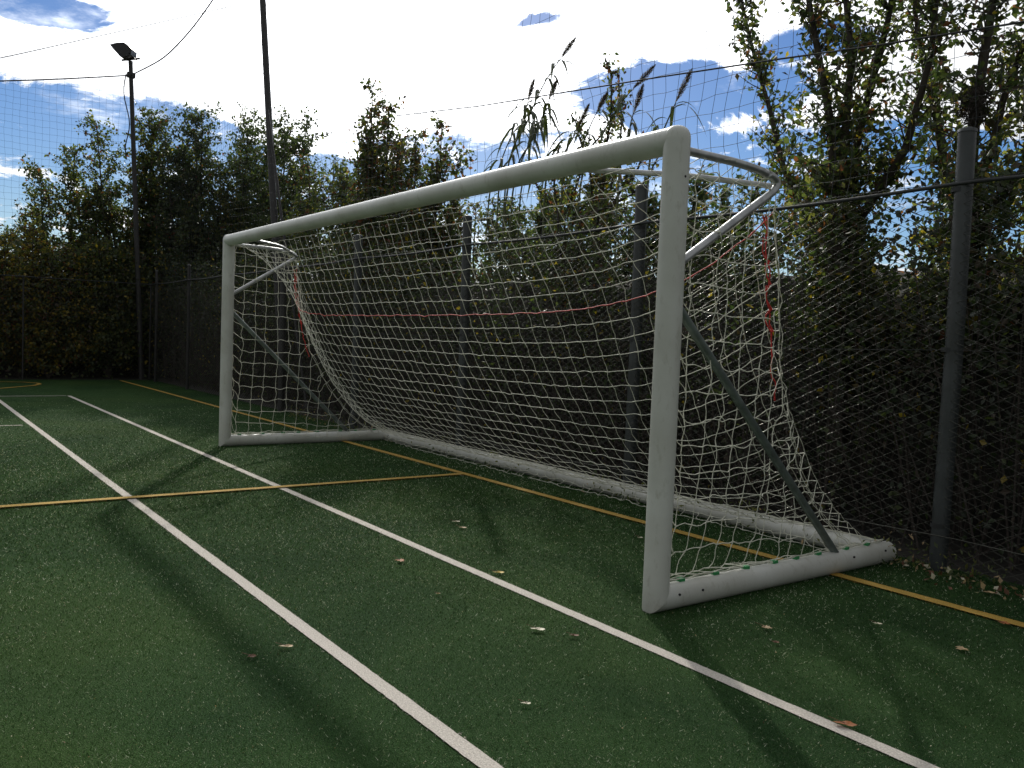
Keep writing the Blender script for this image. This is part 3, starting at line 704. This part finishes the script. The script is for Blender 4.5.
# --- undergrowth
def thicket():
    fol = MB(); wood = MB(); core = MB()
    def band(n, fx, hmax, thick):
        t = rng.random(n); z = hmax*rng.random(n)**.85; P = fx(t); off = rng.random(n)*thick
        return P, z, off, t
    # along the side fence
    n = 52000; x = -18+21.5*rng.random(n)**.8*1.0; x = 3.5-(3.5+18)*rng.random(n)**1.25
    top = 2.16+.12*np.sin(x*1.3)+.1*np.sin(x*3.7+1)+np.clip((-x-4)*.03, 0, .5)
    z = top*rng.random(n)**.9; y = FY+.32+rng.random(n)**1.5*1.1*(1.1-.3*z/top)
    P = np.c_[x, y, z+.05]
    m = rng.choice(4, n, p=[.62, .2, .12, .06])
    leaves(fol, P, .052, [0, 1, 2, 3, 4], [.58, .20, .08, .025, .115], droop=.3, aspect=.6)
    # along the end fence
    n = 20000; y = -13+15.5*rng.random(n); top = 2.6+.3*np.sin(y*.9)+.1*np.sin(y*2.9)
    z = top*rng.random(n)**.9; x = FX-.35-rng.random(n)**1.5*1.2
    leaves(fol, np.c_[x, y, z+.05], .085, [0, 1, 2, 3, 4], [.12, .25, .38, .12, .13], droop=.3, aspect=.6)
    # stems
    n = 900; x = 3.5-21*rng.random(n)**1.2; y = FY+.3+rng.random(n)*.7; h = rng.uniform(.5, 2.1, n)
    A = np.c_[x, y, np.zeros(n)]; B = np.c_[x+rng.normal(0, .25, n), y+rng.normal(0, .15, n), h]; wood.segs(A, B, .007, .003, 4)
    n = 700; A = np.c_[3.5-21*rng.random(n)**1.2, FY+.28+rng.random(n)*.5, rng.uniform(.1, 1.9, n)]; B = A+np.c_[rng.normal(0, .5, n), rng.normal(0, .1, n), rng.normal(.05, .25, n)]; wood.segs(A, B, .004, .002, 3)
    fol.build('undergrowth', [M['thorn'], M['leaf_dark'], M['leaf_mid'], M['leaf_yellow'], M['leaf_brown']], None, 'dense dark brambles and shrubs packed behind the fences', 'undergrowth', None, 'stuff')
    wood.build('bramble_stems', M['twig'], None, 'tangle of dry bramble stems behind the chain link fence', 'stems', None, 'stuff')
thicket()
def bank(name, pts, hgt, seed):
    """earth bank with rough dark surface behind the undergrowth"""
    r = np.random.default_rng(seed); P = np.array(pts, float); n = 240; t = np.linspace(0, len(P)-1, n)
    L_ = np.c_[np.interp(t, range(len(P)), P[:, 0]), np.interp(t, range(len(P)), P[:, 1])]
    T = np.gradient(L_, axis=0); T /= np.linalg.norm(T, axis=1, keepdims=True); Nn = np.c_[-T[:, 1], T[:, 0]]
    cs = [(0, 0), (.25, .55), (.5, .85), (.8, 1.0), (1.5, 1.04), (3, .9), (5, .4), (7, -.02)]; V = []
    for k, (o, h) in enumerate(cs):
        jz = r.normal(0, .05, n)*(0 < k < 7); jo = r.normal(0, .06, n)*(0 < k < 7)
        V.append(np.c_[L_+Nn*(o+jo)[:, None], h*hgt*(1+.06*np.sin(t*2.1))+jz])
    V = np.concatenate(V); F = [[k*n+i, k*n+i+1, (k+1)*n+i+1, (k+1)*n+i] for k in range(len(cs)-1) for i in range(n-1)]
    mb = MB(); mb.add(V, F); mb.build(name, M['soil'], None, kind='structure')
bank('earth_bank', [(-17, FY+1.1), (-9, FY+.95), (5, FY+.95)], 1.78, 3)
def bank2():
    r = np.random.default_rng(9); n = 120; y = np.linspace(6, -16, n); cs = [(0, 0), (.3, .6), (.6, .9), (1, 1), (2, 1.02), (4, .8), (7, -.02)]
    V = np.concatenate([np.c_[np.full(n, FX-1.15-o)+r.normal(0, .05, n)*(k > 0), y, h*1.95*(1+.05*np.sin(y))+r.normal(0, .04, n)*(0 < k < 6)] for k, (o, h) in enumerate(cs)])
    mb = MB(); mb.add(V, [[k*n+i, (k+1)*n+i, (k+1)*n+i+1, k*n+i+1] for k in range(len(cs)-1) for i in range(n-1)]); mb.build('earth_bank', M['soil'], None, kind='structure')
bank2()
# weeds at the fence foot
def weeds():
    n = 5000; x = 3.2-12*rng.random(n)**1.6; y = FY-.10+rng.normal(0, .07, n); cl = np.sin(x*5)+np.sin(x*13+1)+rng.normal(0, .8, n); k = cl > .2
    P = np.c_[x, y, rng.random(n)**2*.15+.01][k]; mb = MB(); leaves(mb, P, .035, [0, 1, 2, 3], [.4, .3, .2, .1], droop=-.4, aspect=.4)
    mb.build('weeds', [M['leaf_mid'], M['leaf_light'], M['leaf_dark'], M['litter_tan']], None, 'low weeds and dead leaves along the foot of the fence', 'weeds', None, 'stuff')
weeds()
def drift():
    n = 240; x = 3.0-4.6*rng.random(n)**1.2; y = FY-.06-np.abs(rng.normal(0, .13, n)); y = np.where(x < .15, FY-.03+rng.normal(0, .02, n), y)
    mb = MB(); leaves(mb, np.c_[x, y, rng.uniform(.014, .03, n)], .04, [0, 1, 2], [.5, .35, .15], droop=0, aspect=.6)
    mb.build('leaf_litter', [M['litter_brown'], M['litter_tan'], M['litter_pale']], None, 'dead leaves drifted against the foot of the fence by the goal', 'litter', None, 'stuff')
drift()

# --- giant reeds with plumes
def reed(bpx, path, Y, label, r=.012, nleaf=5, plume=.30):
    plume *= 1.55; nleaf = int(nleaf*2)
    pts = on(Y, path); base = at(bpx, 420, 1, Y); base = np.array([base[0], Y, 0.]); P = bez([base]+pts, 24)
    root = empty('giant_reed', base, label, 'reed', 'giant reeds above the crossbar')
    m = MB(); m.tube(P, np.linspace(r, .004, len(P)), 7); m.build('stem', M['cane'], root)
    tip = P[-1]; d = P[-1]-P[-4]; d /= np.linalg.norm(d)
    if plume:
        m = MB(); n = 260; u = rng.random(n)**.8; c = tip+d*(u*plume)[:, None]
        wdt = .036*np.sin(np.clip(u*math.pi, .25, math.pi))**.7
        o = rand_dirs(n)*wdt[:, None]; q = c+o+d*(.05*(1-u*.4))[:, None]; m.segs(c, q, .0016, .0009, 3)
        sp = rng.random(500)**.8; cc = tip+d*(sp*plume)[:, None]+rand_dirs(500)*(.026*np.sin(np.clip(sp*math.pi, .25, math.pi))**.7)[:, None]
        s_ = .014; dd = d+rand_dirs(500)*.35; w_ = rand_dirs(500)*.0028
        V = np.stack([cc-w_, cc+w_, cc+dd*s_], 1); m.add(V.reshape(-1, 3), np.arange(1500).reshape(-1, 3), 0, False)
        m.build('plume', M['plume'], root)
    for k in range(nleaf):
        i = int(len(P)*rng.uniform(.45, .93)); o = P[i]; a = rng.uniform(-.9, .9); sx = rng.choice([-1, 1], p=[.3, .7])
        hv_ = np.array([sx*math.cos(a), math.sin(a), 0.]); L_ = rng.uniform(.28, .5); n = 9; t = np.linspace(0, 1, n)
        c = o+hv_*(t*L_*.75)[:, None]+np.array([0, 0, 1.])*((t*.55-t*t*1.15)*L_)[:, None]
        wv = np.cross(hv_, [0, 0, 1.]); wd = .018*np.sin(np.clip(t*math.pi*.93+.2, 0, math.pi))
        V = np.concatenate([c+wv*wd[:, None], c-wv*wd[:, None]]); m = MB(); m.add(V, [[j, j+1, n+j+1, n+j] for j in range(n-1)]); m.build('leaf', M['cane_leaf'], root)
RY = 2.9
reed(480, [(488, 210), (500, 165), (512, 135), (520, 125)], RY+.25, 'reed with broad arching leaves at the left side of the clump', plume=0, nleaf=9)
reed(500, [(505, 210), (522, 160), (538, 128), (546, 122)], RY+.2, 'leafy reed without plume in the thick of the clump', plume=0, nleaf=9)
rtree(3.3, [[(560, 220), (556, 170), (560, 145)], [(565, 220), (580, 170), (590, 135)], [(570, 220), (612, 180), (630, 140)], [(575, 220), (640, 190), (662, 150)], [(560, 220), (535, 185), (530, 160)]], (570, 400),
      'twiggy shrub with sparse leaves between the reed stems', 'rust', leaf=.05, tw=22, tl=.28, per=22, r0=.018, low=.4, up=1.0)
reed(498, [(505, 190), (528, 120), (545, 82), (561, 58)], RY, 'tallest reed, its pale plume highest against the white cloud', plume=.16, nleaf=7)
reed(492, [(498, 200), (512, 155), (524, 115), (528, 101)], RY+.1, 'left most reed with drooping leaves and a small plume', plume=.14, nleaf=8)
reed(505, [(512, 200), (532, 140), (543, 115), (549, 100)], RY-.05, 'reed with a short plume just below the tallest one', plume=.13, nleaf=8)
reed(540, [(545, 190), (560, 160), (572, 140), (577, 130)], RY, 'reed with a plume leaning right low over the crossbar', plume=.17, nleaf=4)
reed(555, [(562, 190), (582, 145), (592, 122), (597, 112)], RY+.1, 'slim reed whose plume stands left of the thin young tree', plume=.13, nleaf=3)
reed(565, [(580, 190), (605, 130), (622, 102), (632, 90)], RY+.15, 'reed with a long dark plume pointing up to the right beside the thin tree', plume=.21, nleaf=3)
reed(610, [(618, 190), (628, 140), (631, 122), (634, 112)], RY, 'upright reed with a slim plume near the middle of the group', plume=.15, nleaf=2)
reed(640, [(648, 180), (660, 140), (670, 115), (676, 102)], RY, 'reed with a dark plume closest to the near goalpost', plume=.18, nleaf=3)
reed(515, [(520, 200), (540, 170), (552, 160)], RY+.2, 'short reed with drooping leaves, hidden at its foot by the crossbar', plume=0, nleaf=8)
# rough clump in the fork of the right-hand tree
nst = at(975, 106, 1, 2.75)
m = MB(); n = 520; c = nst+rand_dirs(n)*np.array([.10, .10, .13])*rng.random((n, 1))**.33; q = c+rand_dirs(n)*.055; m.segs(c, q, .003, .002, 3)
n = 260; 
m.build('bird_nest', M['twig'], None, 'dark ragged twig nest in the tree fork above the nearest fence post', 'nest')

# ------------------------------------------------------------------ camera
cam = bpy.data.cameras.new('camera'); co = bpy.data.objects.new('camera', cam); C.objects.link(co)
from mathutils import Matrix
co.matrix_world = Matrix([[AR[0], AU[0], -AF[0], CAM[0]], [AR[1], AU[1], -AF[1], CAM[1]], [AR[2], AU[2], -AF[2], CAM[2]], [0, 0, 0, 1]])
cam.sensor_width = 36; cam.lens = FPX*36/1024; cam.clip_start = .05; cam.clip_end = 2000
bpy.context.scene.camera = co

# ------------------------------------------------------------------ light
SUN = np.array([-.7512, .4193, .5097]); SUN /= np.linalg.norm(SUN)
sd = bpy.data.lights.new('sun', 'SUN'); so = bpy.data.objects.new('sun', sd); C.objects.link(so)
so.rotation_euler = Vector(SUN).to_track_quat('Z', 'Y').to_euler(); sd.energy = 3.2; sd.angle = math.radians(1.5); sd.color = (1, .95, .86)
w = bpy.data.worlds.new('World'); bpy.context.scene.world = w; w.use_nodes = True
nt = w.node_tree; N = nt.nodes; L = nt.links
bg = N['Background']; sky = N.new('ShaderNodeTexSky'); sky.sky_type = 'NISHITA'; sky.sun_disc = False
sky.sun_elevation = math.asin(SUN[2]); sky.sun_rotation = math.atan2(SUN[0], SUN[1]); sky.air_density = 1.0; sky.dust_density = .3; sky.ozone_density = 3.5
STR = .055
bg.inputs['Strength'].default_value = STR
tc = N.new('ShaderNodeTexCoord'); D_ = tc.outputs['Generated']
def val(x): n = N.new('ShaderNodeValue'); n.outputs[0].default_value = x; return n.outputs[0]
def mth(op, a, b=None, clamp=False):
    n = N.new('ShaderNodeMath'); n.operation = op; n.use_clamp = clamp
    for i, x in enumerate((a, b)):
        if x is None: continue
        if isinstance(x, (int, float)): n.inputs[i].default_value = x
        else: L.new(x, n.inputs[i])
    return n.outputs[0]
def dot(v, c):
    n = N.new('ShaderNodeVectorMath'); n.operation = 'DOT_PRODUCT'; L.new(v, n.inputs[0]); n.inputs[1].default_value = tuple(float(k) for k in c); return n.outputs['Value']
sep = N.new('ShaderNodeSeparateXYZ'); L.new(D_, sep.inputs[0]); dx, dy, dz = sep.outputs
# cloud plane coordinates
den = mth('ADD', mth('MAXIMUM', dz, 0.0), .22)
cmb = N.new('ShaderNodeCombineXYZ'); L.new(mth('DIVIDE', dx, den), cmb.inputs[0]); L.new(mth('DIVIDE', dy, den), cmb.inputs[1]); cmb.inputs[2].default_value = .37
def wnoise(sc, det, rough=.55, dist=0.):
    n = N.new('ShaderNodeTexNoise'); n.inputs['Scale'].default_value = sc; n.inputs['Detail'].default_value = det; n.inputs['Roughness'].default_value = rough
    n.inputs['Distortion'].default_value = dist; L.new(cmb.outputs[0], n.inputs['Vector']); return n.outputs['Fac']
n1 = wnoise(2.2, 9, .6, .3)
n2 = wnoise(5.0, 6, .6)
n3 = wnoise(3.6, 9, .68, .5)
# soft blue openings in the cloud, as directions in the sky (azimuth vector, half width, half height)
holes = [((-.970, .135, .196), .19, .044, 1.0), ((-.953, .239, .180), .10, .022, .8), ((-.990, .085, .118), .10, .014, .9), ((-.995, .09, .085), .3, .012, .8),
         ((-.944, .120, .305), .05, .016, .9), ((-.655, .700, .272), .095, .038, 1.0), ((-.560, .765, .318), .06, .016, .6), ((-.85, .5, .215), .10, .018, .55),
         ((-.775, .595, .195), .10, .022, .9), ((-.66, .73, .150), .55, .075, .95), ((-.85, .5, .12), .2, .03, .8), ((-.75, .55, .34), .03, .008, .5)]
acc = None
jit = mth('MULTIPLY', mth('SUBTRACT', n2, .5), 1.6)
jv = mth('MULTIPLY', mth('SUBTRACT', n1, .5), .10)
for c, a, b, s in holes:
    c = np.array(c); c /= np.linalg.norm(c); h = np.cross([0, 0, 1], c); h /= np.linalg.norm(h); v = np.cross(c, h)
    u = mth('DIVIDE', dot(D_, h), a); vv = mth('DIVIDE', mth('ADD', dot(D_, v), jv), b)
    q = mth('ADD', mth('ADD', mth('MULTIPLY', u, u), mth('MULTIPLY', vv, vv)), mth('MULTIPLY', mth('SUBTRACT', n3, .5), 6.5))
    k = mth('SUBTRACT', 1.35, q, True) if False else mth('MULTIPLY', mth('MAXIMUM', mth('SUBTRACT', 1.9, q), 0.0), s)
    k = mth('MINIMUM', k, 1.0); k = mth('MULTIPLY', k, mth('GREATER_THAN', dot(D_, c), 0.0))
    acc = k if acc is None else mth('MAXIMUM', acc, k)
cov = mth('ADD', n1, mth('MULTIPLY', mth('SUBTRACT', n2, .5), .35))
cov = mth('ADD', cov, .17)
cov = mth('SUBTRACT', cov, mth('MULTIPLY', acc, .36))
mr = N.new('ShaderNodeMapRange'); mr.interpolation_type = 'SMOOTHSTEP'; L.new(cov, mr.inputs['Value'])
mr.inputs['From Min'].default_value = .35; mr.inputs['From Max'].default_value = .59
# cloud brightness grows towards the sun
ds = mth('MAXIMUM', dot(D_, SUN), 0.0)
cb = mth('ADD', .31, mth('ADD', mth('MULTIPLY', mth('POWER', ds, 5.0), 1.5), mth('MULTIPLY', mth('POWER', ds, 24.0), 3.0)))
cb = mth('MULTIPLY', cb, mth('ADD', .62, mth('MULTIPLY', n2, .9)))
cc = N.new('ShaderNodeCombineColor'); L.new(mth('MULTIPLY', cb, .98/STR), cc.inputs[0]); L.new(mth('MULTIPLY', cb, 1.0/STR), cc.inputs[1]); L.new(mth('MULTIPLY', cb, 1.03/STR), cc.inputs[2])
mx = N.new('ShaderNodeMix'); mx.data_type = 'RGBA'; L.new(mr.outputs[0], mx.inputs[0]); hs = N.new('ShaderNodeHueSaturation'); hs.inputs['Saturation'].default_value = 1.35; hs.inputs['Value'].default_value = 1.35; hs.inputs['Hue'].default_value = .51; L.new(sky.outputs[0], hs.inputs['Color'])
L.new(hs.outputs['Color'], mx.inputs[6]); L.new(cc.outputs[0], mx.inputs[7])
L.new(mx.outputs[2], bg.inputs['Color'])
sc = bpy.context.scene
sc.view_settings.view_transform = 'Standard'; sc.view_settings.look = 'None'; sc.view_settings.gamma = 1; sc.view_settings.exposure = .16
sc.cycles.max_bounces = 4; sc.cycles.transparent_max_bounces = 4
print('leaves', NL)
